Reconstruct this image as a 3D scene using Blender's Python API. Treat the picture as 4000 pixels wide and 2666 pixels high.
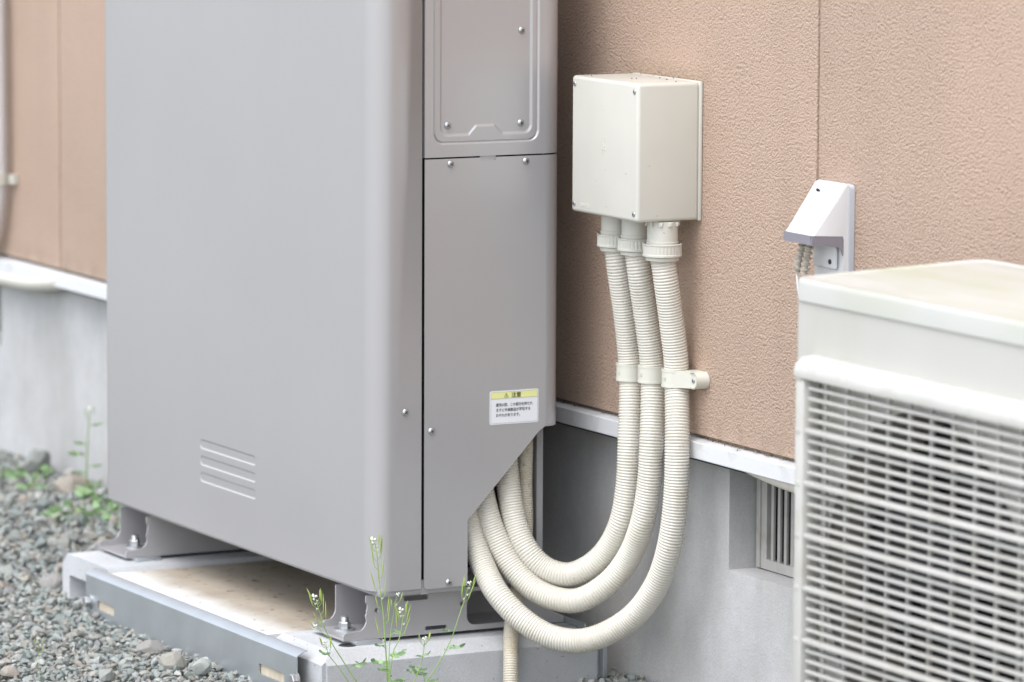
import bpy, bmesh, math, random
import numpy as np
from mathutils import Vector, Matrix, geometry

random.seed(7); rng = np.random.default_rng(11)
R = math.radians
for o in list(bpy.data.objects): bpy.data.objects.remove(o)
sc = bpy.context.scene
COL = sc.collection

# ------------------------------------------------------------------ camera
cam = bpy.data.cameras.new('camera'); co = bpy.data.objects.new('camera', cam); COL.objects.link(co)
_r = Vector((0.463255, 0.886213, 0.004503)); _u = Vector((-0.112285, 0.053654, 0.992227)); _v = Vector((-0.879083, 0.460160, -0.124363))
co.matrix_world = Matrix(((_r.x, _u.x, -_v.x, 6.21605), (_r.y, _u.y, -_v.y, -3.56556), (_r.z, _u.z, -_v.z, 1.43907), (0, 0, 0, 1)))
cam.lens = 173.22; cam.sensor_width = 36; cam.sensor_fit = 'HORIZONTAL'
cam.clip_start = 0.1; cam.clip_end = 500
cam.dof.use_dof = True; cam.dof.focus_distance = 7.12; cam.dof.aperture_fstop = 5.6
sc.camera = co

# ------------------------------------------------------------------ sky, sun, exposure
SUN_AZ, SUN_EL = R(294), R(62)          # direction towards the sun: azimuth from +x counter-clockwise
w = bpy.data.worlds.new('World'); sc.world = w; w.use_nodes = True
nt = w.node_tree; bg = nt.nodes['Background']
sky = nt.nodes.new('ShaderNodeTexSky'); sky.sky_type = 'NISHITA'; sky.sun_disc = False
sky.sun_elevation = SUN_EL; sky.sun_rotation = R(90) - SUN_AZ
sky.air_density = 1.0; sky.dust_density = 1.5; sky.ozone_density = 1.0
hs = nt.nodes.new('ShaderNodeHueSaturation'); hs.inputs['Saturation'].default_value = 0.34
nt.links.new(sky.outputs[0], hs.inputs['Color']); nt.links.new(hs.outputs[0], bg.inputs[0])
bg.inputs[1].default_value = 0.15
sl = bpy.data.lights.new('sun', 'SUN'); so = bpy.data.objects.new('sun', sl); COL.objects.link(so)
sl.energy = 0.65; sl.angle = R(40); sl.color = (1.0, 0.98, 0.96)
sd = Vector((math.cos(SUN_EL)*math.cos(SUN_AZ), math.cos(SUN_EL)*math.sin(SUN_AZ), math.sin(SUN_EL)))
so.rotation_euler = sd.to_track_quat('Z', 'Y').to_euler(); so.location = sd*20
vs = sc.view_settings
sc.display_settings.display_device = 'sRGB'
vs.view_transform = 'Standard'; vs.look = 'None'; vs.gamma = 1; vs.use_curve_mapping = False; vs.exposure = 1.36
sc.render.engine = 'CYCLES'
sc.cycles.use_denoising = True
sc.cycles.max_bounces = 6; sc.cycles.diffuse_bounces = 4; sc.cycles.glossy_bounces = 3; sc.cycles.transmission_bounces = 4

# ------------------------------------------------------------------ materials
def nd(t, kind, **kw):
    n = t.nodes.new(kind)
    for k, v in kw.items(): setattr(n, k, v)
    return n
def noise(t, scale, detail=3, rough=.55, stretch=None, coord=None):
    n = nd(t, 'ShaderNodeTexNoise'); n.inputs['Scale'].default_value = scale
    n.inputs['Detail'].default_value = detail; n.inputs['Roughness'].default_value = rough
    c = coord or t.nodes.get('geo') or nd(t, 'ShaderNodeNewGeometry', name='geo')
    src = c.outputs['Position']
    if stretch:
        m = nd(t, 'ShaderNodeVectorMath', operation='MULTIPLY'); m.inputs[1].default_value = stretch
        t.links.new(src, m.inputs[0]); src = m.outputs[0]
    t.links.new(src, n.inputs['Vector'])
    return n.outputs['Fac']
def ramp(t, fac, stops):
    n = nd(t, 'ShaderNodeValToRGB'); e = n.color_ramp.elements
    while len(e) < len(stops): e.new(.5)
    for i, (p, c) in enumerate(stops):
        e[i].position = p; e[i].color = (*c, 1) if len(c) == 3 else c
    t.links.new(fac, n.inputs[0]); return n.outputs[0]
def mixc(t, fac, a, b):
    n = nd(t, 'ShaderNodeMix', data_type='RGBA')
    for s, v in ((n.inputs[0], fac), (n.inputs[6], a), (n.inputs[7], b)):
        if hasattr(v, 'links'): t.links.new(v, s)
        else: s.default_value = v if isinstance(v, (int, float)) else (*v, 1)
    return n.outputs[2]
def bumpn(t, h, dist, strength=1.0, prev=None):
    b = nd(t, 'ShaderNodeBump'); b.inputs['Distance'].default_value = dist; b.inputs['Strength'].default_value = strength
    t.links.new(h, b.inputs['Height'])
    if prev: t.links.new(prev, b.inputs['Normal'])
    return b.outputs[0]
def M(name, col, rough=.5, metal=0, var=.06, vs=6, stretch=None, spots=None, bump=None, dirt=None, coat=0, spec=None, trans=0):
    m = bpy.data.materials.new(name); m.use_nodes = True; t = m.node_tree; b = t.nodes['Principled BSDF']
    lo = tuple(max(0, c*(1-var)) for c in col); hi = tuple(min(1, c*(1+var)) for c in col)
    c = mixc(t, ramp(t, noise(t, vs, 2, stretch=stretch), [(.3, (0, 0, 0)), (.7, (1, 1, 1))]), lo, hi)
    if dirt:      # (colour, scale, low, high, amount, stretch)
        d = ramp(t, noise(t, dirt[1], 3, .6, dirt[5] if len(dirt) > 5 else None), [(dirt[2], (0, 0, 0)), (dirt[3], (dirt[4],)*3)])
        c = mixc(t, d, c, dirt[0])
    if spots:     # (colour, scale, low, high)
        s = ramp(t, noise(t, spots[1], 1, .5), [(spots[2], (0, 0, 0)), (spots[3], (1, 1, 1))])
        c = mixc(t, s, c, spots[0])
    t.links.new(c, b.inputs['Base Color'])
    rr = nd(t, 'ShaderNodeMapRange'); rr.inputs[3].default_value = max(.02, rough-.06); rr.inputs[4].default_value = min(1, rough+.06)
    t.links.new(noise(t, vs*2.3, 2), rr.inputs[0]); t.links.new(rr.outputs[0], b.inputs['Roughness'])
    b.inputs['Metallic'].default_value = metal
    if coat: b.inputs['Coat Weight'].default_value = coat; b.inputs['Coat Roughness'].default_value = .15
    if spec is not None: b.inputs['Specular IOR Level'].default_value = spec
    if trans: b.inputs['Transmission Weight'].default_value = trans
    if bump:      # list of (scale, distance, strength)
        nrm = None
        for s, d, k in bump: nrm = bumpn(t, noise(t, s, 2), d, k, nrm)
        t.links.new(nrm, b.inputs['Normal'])
    return m

m_paint = M('cabinet_paint', (.445, .435, .442), .33, .35, .02, 2.0, bump=[(1500, .0001, .2)], dirt=((.38, .365, .35), 5, .35, 1.0, .22, (1, 1, .3)), spots=((.62, .61, .60), 260, .83, .86), coat=.25)
m_paint_in = M('inner_sheet', (.36, .355, .36), .5, .2, .05, 8)
m_dark = M('dark_cavity', (.02, .02, .022), .8, 0, .1, 8)
# small dark droppings lie on top of the junction box
m_cream = M('cream_pvc', (.60, .588, .525), .34, 0, .03, 9, spots=((.30, .25, .19), 150, .785, .80), coat=.15)
m_tube = M('cream_corrugated_pvc', (.65, .622, .55), .34, 0, .05, 7, spots=((.42, .34, .24), 210, .74, .79), dirt=((.46, .40, .31), 16, .55, .85, .6), coat=.1)
m_tube_old = M('yellowed_corrugated_pvc', (.60, .555, .46), .42, 0, .06, 9, spots=((.38, .29, .19), 160, .68, .74), dirt=((.46, .36, .22), 22, .47, .72, .8))
m_clamp = M('cream_clamp', (.66, .65, .57), .32, 0, .02, 9, coat=.15)
m_white = M('white_plastic', (.68, .68, .685), .38, 0, .02, 9)
m_aged = M('aged_white_paint', (.505, .495, .46), .45, 0, .03, 4, dirt=((.38, .37, .28), 9, .48, .85, .55, (1, 1, .35)))
m_lid = M('aged_lid_paint', (.54, .54, .505), .4, 0, .03, 4, dirt=((.40, .42, .24), 6, .45, .8, .7, (.5, 2.2, 1)))
m_grille = M('aged_white_grille', (.51, .502, .47), .42, 0, .05, 9, dirt=((.34, .30, .23), 22, .50, .85, .6))
m_shroud = M('taupe_shroud', (.30, .275, .24), .6, 0, .1, 12, dirt=((.2, .17, .13), 14, .5, .8, .6))
m_fan = M('fan_plastic', (.022, .022, .026), .45, 0, .1, 10)
m_smoke = M('smoky_skirt', (.36, .34, .39), .18, 0, .03, 20, spec=.6, trans=.35)
m_backgrey = M('grey_gasket', (.50, .52, .56), .5, 0, .03, 9)
m_plug = M('beige_rubber', (.46, .42, .36), .6, 0, .08, 60, dirt=((.2, .17, .13), 90, .5, .7, .7))
m_zinc = M('zinc_steel', (.50, .51, .52), .36, .85, .08, 80)
m_galv = M('galvanised_steel', (.50, .53, .55), .40, .75, .05, 14, dirt=((.34, .34, .34), 9, .55, .8, .4), bump=[(300, .0002, .2)])
m_vent = M('vent_plastic', (.40, .39, .365), .5, 0, .06, 12, dirt=((.22, .20, .17), 25, .5, .8, .5))
m_ink = M('black_ink', (.02, .02, .025), .5, 0, .1, 20)
m_paper = M('label_white', (.80, .81, .84), .35, 0, .01, 9)
m_yellow = M('label_yellow', (.80, .80, .33), .35, 0, .01, 9)
m_line = M('label_line', (.25, .26, .28), .4, 0, .01, 9)
m_trim = M('white_metal_trim', (.74, .75, .77), .35, .1, .03, 5, dirt=((.42, .40, .35), 22, .56, .8, .5))
m_grass = M('stem_green', (.28, .44, .13), .5, 0, .18, 60)
m_pod = M('pod_green', (.36, .48, .11), .45, 0, .15, 90)
m_leaf = M('leaf_green', (.27, .41, .20), .45, 0, .22, 70)
m_petal = M('petal_white', (.80, .80, .72), .6, 0, .05, 60)
m_debris = M('dry_debris', (.20, .15, .10), .9, 0, .3, 80)
for m_ in (m_leaf, m_petal):
    m_.node_tree.nodes['Principled BSDF'].inputs['Subsurface Weight'].default_value = 0.0

def concrete(name, col, streak=.25, pits=.5, stainc=(.25, .23, .20)):
    m = bpy.data.materials.new(name); m.use_nodes = True; t = m.node_tree; b = t.nodes['Principled BSDF']
    c = mixc(t, ramp(t, noise(t, 5, 6, .65), [(.3, (0, 0, 0)), (.72, (1, 1, 1))]), tuple(k*.82 for k in col), tuple(min(1, k*1.12) for k in col))
    st = ramp(t, noise(t, 7, 6, .7, (1, 1, .22)), [(.42, (0, 0, 0)), (.75, (streak,)*3)])
    c = mixc(t, st, c, stainc)
    fine = ramp(t, noise(t, 420, 2), [(.35, (0, 0, 0)), (.7, (.35,)*3)])
    c = mixc(t, fine, c, tuple(k*.6 for k in col))
    if pits:
        p = ramp(t, noise(t, 170, 1), [(.74, (0, 0, 0)), (.79, (pits,)*3)])
        c = mixc(t, p, c, (.06, .055, .05))
    t.links.new(c, b.inputs['Base Color']); b.inputs['Roughness'].default_value = .88; b.inputs['Specular IOR Level'].default_value = .25
    t.links.new(bumpn(t, noise(t, 260, 3), .0012, .55, bumpn(t, noise(t, 30, 4), .003, .35)), b.inputs['Normal'])
    return m
m_found = concrete('foundation_mortar', (.53, .53, .53), .5, .3, (.33, .31, .27))
m_block = concrete('cast_concrete', (.55, .56, .575), .2, .8)

def siding_mat():
    m = bpy.data.materials.new('stucco_siding'); m.use_nodes = True; t = m.node_tree; b = t.nodes['Principled BSDF']
    a = noise(t, 240, 4, .6); v = nd(t, 'ShaderNodeTexVoronoi', feature='SMOOTH_F1'); v.inputs['Scale'].default_value = 300
    v.inputs['Smoothness'].default_value = .4
    wv = nd(t, 'ShaderNodeVectorMath', operation='ADD'); nz = nd(t, 'ShaderNodeTexNoise'); nz.inputs['Scale'].default_value = 150
    g = t.nodes['geo']; t.links.new(g.outputs['Position'], nz.inputs['Vector'])
    sc_ = nd(t, 'ShaderNodeVectorMath', operation='SCALE'); sc_.inputs['Scale'].default_value = .008
    t.links.new(nz.outputs['Color'], sc_.inputs[0]); t.links.new(g.outputs['Position'], wv.inputs[0]); t.links.new(sc_.outputs[0], wv.inputs[1])
    t.links.new(wv.outputs[0], v.inputs['Vector'])
    h = nd(t, 'ShaderNodeMath', operation='MULTIPLY_ADD'); h.inputs[1].default_value = 1.2
    t.links.new(a, h.inputs[0])
    inv = nd(t, 'ShaderNodeMath', operation='MULTIPLY'); inv.inputs[1].default_value = -.45
    t.links.new(v.outputs['Distance'], inv.inputs[0]); t.links.new(inv.outputs[0], h.inputs[2])
    col = (.61, .440, .338)
    c = mixc(t, ramp(t, noise(t, 3, 4), [(.3, (0, 0, 0)), (.7, (1, 1, 1))]), tuple(k*.95 for k in col), tuple(k*1.05 for k in col))
    dirt = ramp(t, h.outputs[0], [(.12, (.32,)*3), (.36, (0, 0, 0))])      # grime settled in the pits of the relief
    c = mixc(t, dirt, c, (.24, .16, .12))
    # rain streaks, and mould that has grown along the top of the junction box
    c = mixc(t, ramp(t, noise(t, 7, 4, .6, (1, 1, .06)), [(.50, (0, 0, 0)), (.80, (.22,)*3)]), c, (.38, .28, .21))
    sx = nd(t, 'ShaderNodeSeparateXYZ'); t.links.new(g.outputs['Position'], sx.inputs[0])
    def rng_(src, a_, b_, lo=0., hi=1.):
        n_ = nd(t, 'ShaderNodeMapRange'); n_.inputs[1].default_value = a_; n_.inputs[2].default_value = b_; n_.inputs[3].default_value = lo; n_.inputs[4].default_value = hi
        t.links.new(src, n_.inputs[0]); return n_.outputs[0]
    def mul(*q):
        o_ = q[0]
        for k_ in q[1:]:
            n_ = nd(t, 'ShaderNodeMath', operation='MULTIPLY'); t.links.new(o_, n_.inputs[0]); t.links.new(k_, n_.inputs[1]); o_ = n_.outputs[0]
        return o_
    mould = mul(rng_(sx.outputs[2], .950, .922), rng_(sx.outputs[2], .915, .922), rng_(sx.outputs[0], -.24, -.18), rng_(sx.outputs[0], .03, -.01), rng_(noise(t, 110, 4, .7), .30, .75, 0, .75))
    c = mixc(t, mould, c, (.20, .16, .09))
    c = mixc(t, mul(rng_(sx.outputs[2], .445, .405), rng_(noise(t, 20, 3, .6, (1, 1, .4)), .40, .75, 0, .7)), c, (.30, .22, .16))
    t.links.new(c, b.inputs['Base Color']); b.inputs['Roughness'].default_value = .5; b.inputs['Specular IOR Level'].default_value = .4
    t.links.new(bumpn(t, h.outputs[0], .0041, 1.0), b.inputs['Normal'])
    return m
m_siding = siding_mat()

def tray_mat():
    m = bpy.data.materials.new('stained_tray'); m.use_nodes = True; t = m.node_tree; b = t.nodes['Principled BSDF']
    g = nd(t, 'ShaderNodeNewGeometry', name='geo')
    sx = nd(t, 'ShaderNodeSeparateXYZ'); t.links.new(g.outputs['Position'], sx.inputs[0])
    # dried mud left on the sheet, washed away towards its outer edge
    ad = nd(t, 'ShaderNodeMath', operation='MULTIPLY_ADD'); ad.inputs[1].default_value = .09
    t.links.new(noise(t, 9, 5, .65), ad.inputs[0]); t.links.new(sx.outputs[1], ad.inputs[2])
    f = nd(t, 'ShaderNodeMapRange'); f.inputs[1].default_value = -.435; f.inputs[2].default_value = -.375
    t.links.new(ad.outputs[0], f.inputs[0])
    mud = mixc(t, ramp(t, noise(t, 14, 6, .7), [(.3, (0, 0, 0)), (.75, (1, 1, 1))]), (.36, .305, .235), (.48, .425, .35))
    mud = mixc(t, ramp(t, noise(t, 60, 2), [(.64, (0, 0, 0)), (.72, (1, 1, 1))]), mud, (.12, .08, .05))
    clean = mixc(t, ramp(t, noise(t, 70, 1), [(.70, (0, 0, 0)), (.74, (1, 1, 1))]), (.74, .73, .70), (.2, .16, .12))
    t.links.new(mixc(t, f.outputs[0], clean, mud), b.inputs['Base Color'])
    b.inputs['Roughness'].default_value = .5
    t.links.new(bumpn(t, noise(t, 120, 3), .0006, .4), b.inputs['Normal'])
    return m
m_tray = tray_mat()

def gravel_mat(attr=True):
    m = bpy.data.materials.new('gravel' if attr else 'gravel_ground'); m.use_nodes = True; t = m.node_tree; b = t.nodes['Principled BSDF']
    g = nd(t, 'ShaderNodeNewGeometry', name='geo')
    stops = [(0, (.20, .235, .225)), (.2, (.29, .325, .31)), (.40, (.37, .395, .37)), (.52, (.24, .255, .24)), (.64, (.38, .355, .305)), (.74, (.24, .24, .25)), (.84, (.49, .505, .48)), (.95, (.33, .285, .235)), (1, (.33, .37, .36))]
    if attr:
        a = nd(t, 'ShaderNodeAttribute', attribute_name='tint'); f = a.outputs['Fac']
    else:
        v = nd(t, 'ShaderNodeTexVoronoi'); v.inputs['Scale'].default_value = 60; t.links.new(g.outputs['Position'], v.inputs['Vector'])
        s = nd(t, 'ShaderNodeSeparateColor'); t.links.new(v.outputs['Color'], s.inputs[0]); f = s.outputs[0]
    c = ramp(t, f, stops)
    c = mixc(t, ramp(t, noise(t, 160, 4, .7), [(.35, (0, 0, 0)), (.75, (.4,)*3)]), c, (.15, .14, .125))
    t.links.new(c, b.inputs['Base Color']); b.inputs['Roughness'].default_value = .85; b.inputs['Specular IOR Level'].default_value = .25
    if attr: t.links.new(bumpn(t, noise(t, 300, 4, .65), .0012, .7), b.inputs['Normal'])
    else:
        t.links.new(bumpn(t, v.outputs['Distance'], .02, .8), b.inputs['Normal'])
    return m
m_gravel, m_ground = gravel_mat(True), gravel_mat(False)

# ------------------------------------------------------------------ helpers
def obj(name, me, parent=None, loc=None):
    o = bpy.data.objects.new(name, me); COL.objects.link(o)
    if parent: o.parent = parent
    if loc is not None: o.location = loc
    return o
def root_loc(p):
    while p.parent: p = p.parent
    return Vector(p.location)
def tag(o, label, cat, group=None, kind=None):
    if label: o['label'] = label
    if cat: o['category'] = cat
    if group: o['group'] = group
    if kind: o['kind'] = kind
    return o
def thing(name, loc, label, cat, group=None):
    o = obj(name, None, None, loc); o.empty_display_size = .05
    return tag(o, label, cat, group)
def finish(me, mats, smooth=35):
    for m in (mats if isinstance(mats, (list, tuple)) else [mats]): me.materials.append(m)
    if smooth:
        me.shade_smooth(); me.set_sharp_from_angle(angle=R(smooth))
    return me
def part(name, geom, mats, parent=None, smooth=35):
    """geom: a bmesh or (verts, faces) in world coordinates, linked as one mesh object under parent."""
    me = bpy.data.meshes.new(name)
    if isinstance(geom, bmesh.types.BMesh):
        bmesh.ops.recalc_face_normals(geom, faces=geom.faces); geom.to_mesh(me); geom.free()
    else: me.from_pydata([tuple(v) for v in geom[0]], [], [tuple(f) for f in geom[1]])
    off = root_loc(parent) if parent else Vector((0, 0, 0))
    if off.length: me.transform(Matrix.Translation(-off))
    finish(me, mats, smooth)
    o = obj(name, me, parent)
    if parent and parent.parent and parent.matrix_basis != Matrix(): pass
    return o
def inst(name, me, parent, mat):
    """share a mesh; mat is a world matrix of an unrotated root's child"""
    o = obj(name, me, parent); o.matrix_basis = Matrix.Translation(-root_loc(parent)) @ mat
    return o
def bx(bm, lo, hi, bev=0, seg=2):
    r = bmesh.ops.create_cube(bm, size=1)
    for v in r['verts']:
        v.co = Vector([(lo[i]+hi[i])/2 + v.co[i]*(hi[i]-lo[i]) for i in range(3)])
    if bev:
        es = list({e for v in r['verts'] for e in v.link_edges})
        bmesh.ops.bevel(bm, geom=es, offset=bev, segments=seg, affect='EDGES', profile=.5)
    return bm
def box(lo, hi, bev=0, seg=2): return bx(bmesh.new(), lo, hi, bev, seg)
def prism(bm, outer, holes, plane, a, b):
    """polygon (with holes) in plane 'yz','xz' or 'xy', extruded from a to b along the third axis"""
    loops = [outer] + list(holes)
    def P(q, d): return {'yz': (d, q[0], q[1]), 'xz': (q[0], d, q[1]), 'xy': (q[0], q[1], d)}[plane]
    tris = geometry.tessellate_polygon([[Vector((q[0], q[1], 0)) for q in l] for l in loops])
    flat = [q for l in loops for q in l]
    va = [bm.verts.new(P(q, a)) for q in flat]; vb = [bm.verts.new(P(q, b)) for q in flat]
    for t in tris:
        try:
            bm.faces.new([va[i] for i in t]); bm.faces.new([vb[i] for i in reversed(t)])
        except ValueError: pass
    k = 0
    for l in loops:
        n = len(l)
        for i in range(n):
            j = (i+1) % n
            try: bm.faces.new([va[k+i], va[k+j], vb[k+j], vb[k+i]])
            except ValueError: pass
        k += n
    return bm
def arc(cx, cy, r, a0, a1, n=8): return [(cx+r*math.cos(R(a0+(a1-a0)*i/n)), cy+r*math.sin(R(a0+(a1-a0)*i/n))) for i in range(n+1)]
def rrect(u0, v0, u1, v1, r, n=5):
    return arc(u1-r, v1-r, r, 0, 90, n)+arc(u0+r, v1-r, r, 90, 180, n)+arc(u0+r, v0+r, r, 180, 270, n)+arc(u1-r, v0+r, r, 270, 360, n)
def lathe(profile, n=24, cap=True):
    """profile [(r,z)...] about z"""
    V, F = [], []
    for r, z in profile:
        for i in range(n):
            a = 2*math.pi*i/n; V.append((r*math.cos(a), r*math.sin(a), z))
    for k in range(len(profile)-1):
        for i in range(n):
            j = (i+1) % n; F.append((k*n+i, k*n+j, (k+1)*n+j, (k+1)*n+i))
    if cap:
        F.append(tuple(range(n))[::-1]); F.append(tuple((len(profile)-1)*n+i for i in range(n)))
    return V, F
def spline(pts, step):
    P = [np.array(p, float) for p in pts]; P = [2*P[0]-P[1]]+P+[2*P[-1]-P[-2]]
    out = []
    for i in range(1, len(P)-2):
        p0, p1, p2, p3 = P[i-1:i+3]
        t0 = 0; t1 = np.linalg.norm(p1-p0)**.5+1e-9; t2 = t1+np.linalg.norm(p2-p1)**.5+1e-9; t3 = t2+np.linalg.norm(p3-p2)**.5+1e-9
        for t in np.linspace(t1, t2, 40, endpoint=False):
            A1 = (t1-t)/(t1-t0)*p0+(t-t0)/(t1-t0)*p1; A2 = (t2-t)/(t2-t1)*p1+(t-t1)/(t2-t1)*p2; A3 = (t3-t)/(t3-t2)*p2+(t-t2)/(t3-t2)*p3
            B1 = (t2-t)/(t2-t0)*A1+(t-t0)/(t2-t0)*A2; B2 = (t3-t)/(t3-t1)*A2+(t-t1)/(t3-t1)*A3
            out.append((t2-t)/(t2-t1)*B1+(t-t1)/(t2-t1)*B2)
    out.append(P[-2]); out = np.array(out)
    # light smoothing takes the kinks out of the measured points
    for _ in range(30): out[1:-1] = out[1:-1]*.5+(out[:-2]+out[2:])*.25
    s = np.concatenate([[0], np.cumsum(np.linalg.norm(np.diff(out, axis=0), axis=1))])
    n = max(2, int(s[-1]/step)); q = np.linspace(0, s[-1], n+1)
    return np.stack([np.interp(q, s, out[:, k]) for k in range(3)], 1), q
def sweep(C, rad, n=16, cap=True):
    T = np.gradient(C, axis=0); T /= np.linalg.norm(T, axis=1)[:, None]+1e-12
    a = np.array([0, 0, 1.]) if abs(T[0][2]) < .9 else np.array([1., 0, 0])
    N = np.zeros_like(C); x = np.cross(T[0], a); N[0] = x/np.linalg.norm(x)
    for i in range(1, len(C)):
        v = N[i-1]-T[i]*(N[i-1]@T[i]); N[i] = v/np.linalg.norm(v)
    Bn = np.cross(T, N); th = np.linspace(0, 2*np.pi, n, endpoint=False)
    rad = np.broadcast_to(rad, (len(C),))
    V = C[:, None]+rad[:, None, None]*(np.cos(th)[None, :, None]*N[:, None]+np.sin(th)[None, :, None]*Bn[:, None])
    V = V.reshape(-1, 3); m = len(C)
    i = np.arange(m-1)[:, None]*n; j = np.arange(n)[None]; k = (j+1) % n
    F = np.stack([i+j, i+k, i+n+k, i+n+j], -1).reshape(-1, 4).tolist()
    if cap: F.append(list(range(n))[::-1]); F.append([(m-1)*n+q for q in range(n)])
    return V.tolist(), F
def corrugated(pts, Rr, pitch=.0044, amp=.0018, n=26, per=6):
    C, s = spline(pts, pitch/per)
    return sweep(C, Rr-amp+amp*np.abs(np.sin(np.pi*s/pitch))**.7, n)
def tube(pts, r0, r1=None, n=8, step=.004):
    C, s = spline(pts, step); r1 = r0 if r1 is None else r1
    return sweep(C, r0+(r1-r0)*s/s[-1], n)
def join(parts):
    V, F = [], []
    for v, f in parts:
        k = len(V); V += list(v); F += [tuple(i+k for i in q) for q in f]
    return V, F
def xform(g, mat): return [tuple(mat @ Vector(v)) for v in g[0]], g[1]
def field(u0, u1, v0, v1, du, fn, place):
    """a pressed sheet: grid of points with relief fn(U,V), placed in the world by place(u,v,h)"""
    nu, nv = max(2, int((u1-u0)/du)), max(2, int((v1-v0)/du))
    U, V = np.meshgrid(np.linspace(u0, u1, nu+1), np.linspace(v0, v1, nv+1)); H = fn(U, V)
    X = place(U, V, H); vv = np.stack(X, -1).reshape(-1, 3)
    i = np.arange(nv)[:, None]*(nu+1); j = np.arange(nu)[None]
    F = np.stack([i+j, i+j+1, i+j+nu+2, i+j+nu+1], -1).reshape(-1, 4)
    return vv.tolist(), F.tolist()
def sdbox(U, V, u0, v0, u1, v1, r):
    qx = np.abs(U-(u0+u1)/2)-((u1-u0)/2-r); qy = np.abs(V-(v0+v1)/2)-((v1-v0)/2-r)
    return np.hypot(np.maximum(qx, 0), np.maximum(qy, 0))+np.minimum(np.maximum(qx, qy), 0)-r
def sstep(d, w_):       # 1 inside, 0 outside, across a band of width w_
    t = np.clip(.5-d/w_, 0, 1); return t*t*(3-2*t)
def text_mesh(body, size, extrude=.0, align='LEFT', bold=0.0):
    cu = bpy.data.curves.new('lettering', 'FONT'); cu.body = body; cu.size = size; cu.extrude = extrude; cu.align_x = align; cu.offset = bold
    cu.resolution_u = 2
    o = bpy.data.objects.new('lettering_source', cu); COL.objects.link(o)
    dg = bpy.context.evaluated_depsgraph_get(); me = bpy.data.meshes.new_from_object(o.evaluated_get(dg))
    bpy.data.objects.remove(o); bpy.data.curves.remove(cu)
    g = ([tuple(v.co) for v in me.vertices], [tuple(p.vertices) for p in me.polygons]); bpy.data.meshes.remove(me)
    return g
def axes(x, y, z, o): return Matrix(((x[0], y[0], z[0], o[0]), (x[1], y[1], z[1], o[1]), (x[2], y[2], z[2], o[2]), (0, 0, 0, 1)))
FX = lambda p: axes((0, 1, 0), (0, 0, 1), (1, 0, 0), p)      # facing +x: local right = +y, up = +z
FY = lambda p: axes((1, 0, 0), (0, 0, 1), (0, -1, 0), p)     # facing -y: local right = +x, up = +z

def screw_mesh(r=.0054, h=.0032, name='screw'):
    bm = bmesh.new(); g = lathe([(r*math.cos(a), .0004+h*math.sin(a)) for a in np.linspace(0, 1.45, 7)], 20)
    me = bpy.data.meshes.new(name); vs_ = [bm.verts.new(v) for v in g[0]]
    for f in g[1]: bm.faces.new([vs_[i] for i in f])
    k = len(bm.faces)
    bx(bm, (-r*.52, -r*.1, h*.6), (r*.52, r*.1, h+.00055)); bx(bm, (-r*.1, -r*.52, h*.6), (r*.1, r*.52, h+.00058))
    bm.faces.ensure_lookup_table()
    for f in bm.faces[k:]: f.material_index = 1
    bm.to_mesh(me); bm.free(); return finish(me, [m_zinc, m_ink], 40)
SCREW, SCREW_S = screw_mesh(), screw_mesh(.0040, .0012)
def put_screw(parent, face, p, mesh=None, name='screw'):
    return inst(name, mesh or SCREW, parent, face(p) @ Matrix.Rotation(random.uniform(0, 1.5), 4, 'Z'))

def hexbolt(r=.009, nut=.010, stud=.009, stud_r=.0055, washer=.016):
    bm = bmesh.new()
    def add(g):
        vs_ = [bm.verts.new(v) for v in g[0]]
        for f in g[1]: bm.faces.new([vs_[i] for i in f])
    add(lathe([(washer, 0), (washer, .0022), (washer*.4, .0022)], 28))
    add(lathe([(r*.93, .0022), (r, .0032), (r, .0022+nut-.001), (r*.9, .0022+nut)], 6))
    if stud:
        add(lathe([(stud_r+(.0006 if i % 2 else 0), .0022+nut+i*.0011) for i in range(int(stud/.0011))]+[(stud_r*.6, .0022+nut+stud)], 18))
    me = bpy.data.meshes.new('bolt'); bm.to_mesh(me); bm.free(); return finish(me, m_zinc, 30)
BOLT = hexbolt(); BOLT_PLAIN = hexbolt(.0095, .008, 0, 0, .012)

# ================================================================== SETTING
g_lo = bmesh.new()
prism(g_lo, [(-300, -300), (300, -300), (300, 300), (-300, 300)], [], 'xy', -.06, -.020)
tag(part('ground', g_lo, m_ground, smooth=0), 'gravel covered ground around the house', 'ground', kind='structure')

# gravel: crushed angular stones, nobody could count them
def rock_hull(n, k):
    bm = bmesh.new(); r_ = np.random.default_rng(k)
    for _ in range(n):
        v = r_.normal(size=3); v /= np.linalg.norm(v); v *= r_.uniform(.75, 1.0); bm.verts.new(v*np.array([1, .78, .55]))
    bmesh.ops.convex_hull(bm, input=bm.verts)
    lone = [v for v in bm.verts if not v.link_faces]; bmesh.ops.delete(bm, geom=lone, context='VERTS')
    bmesh.ops.triangulate(bm, faces=bm.faces); bm.verts.index_update()
    V = np.array([v.co[:] for v in bm.verts]); F = np.array([[v.index for v in f.verts] for f in bm.faces]); bm.free(); return V, F
HULLS = [rock_hull(13, 100+i) for i in range(20)]
def rotm(a):
    q = a/np.linalg.norm(a); w_, x, y, z = q
    return np.array([[1-2*(y*y+z*z), 2*(x*y-z*w_), 2*(x*z+y*w_)], [2*(x*y+z*w_), 1-2*(x*x+z*z), 2*(y*z-x*w_)], [2*(x*z-y*w_), 2*(y*z+x*w_), 1-2*(x*x+y*y)]])
def ground_h(x, y):
    return .003*math.sin(3.1*x+1)+.003*math.sin(5.3*y+2*x)
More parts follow.
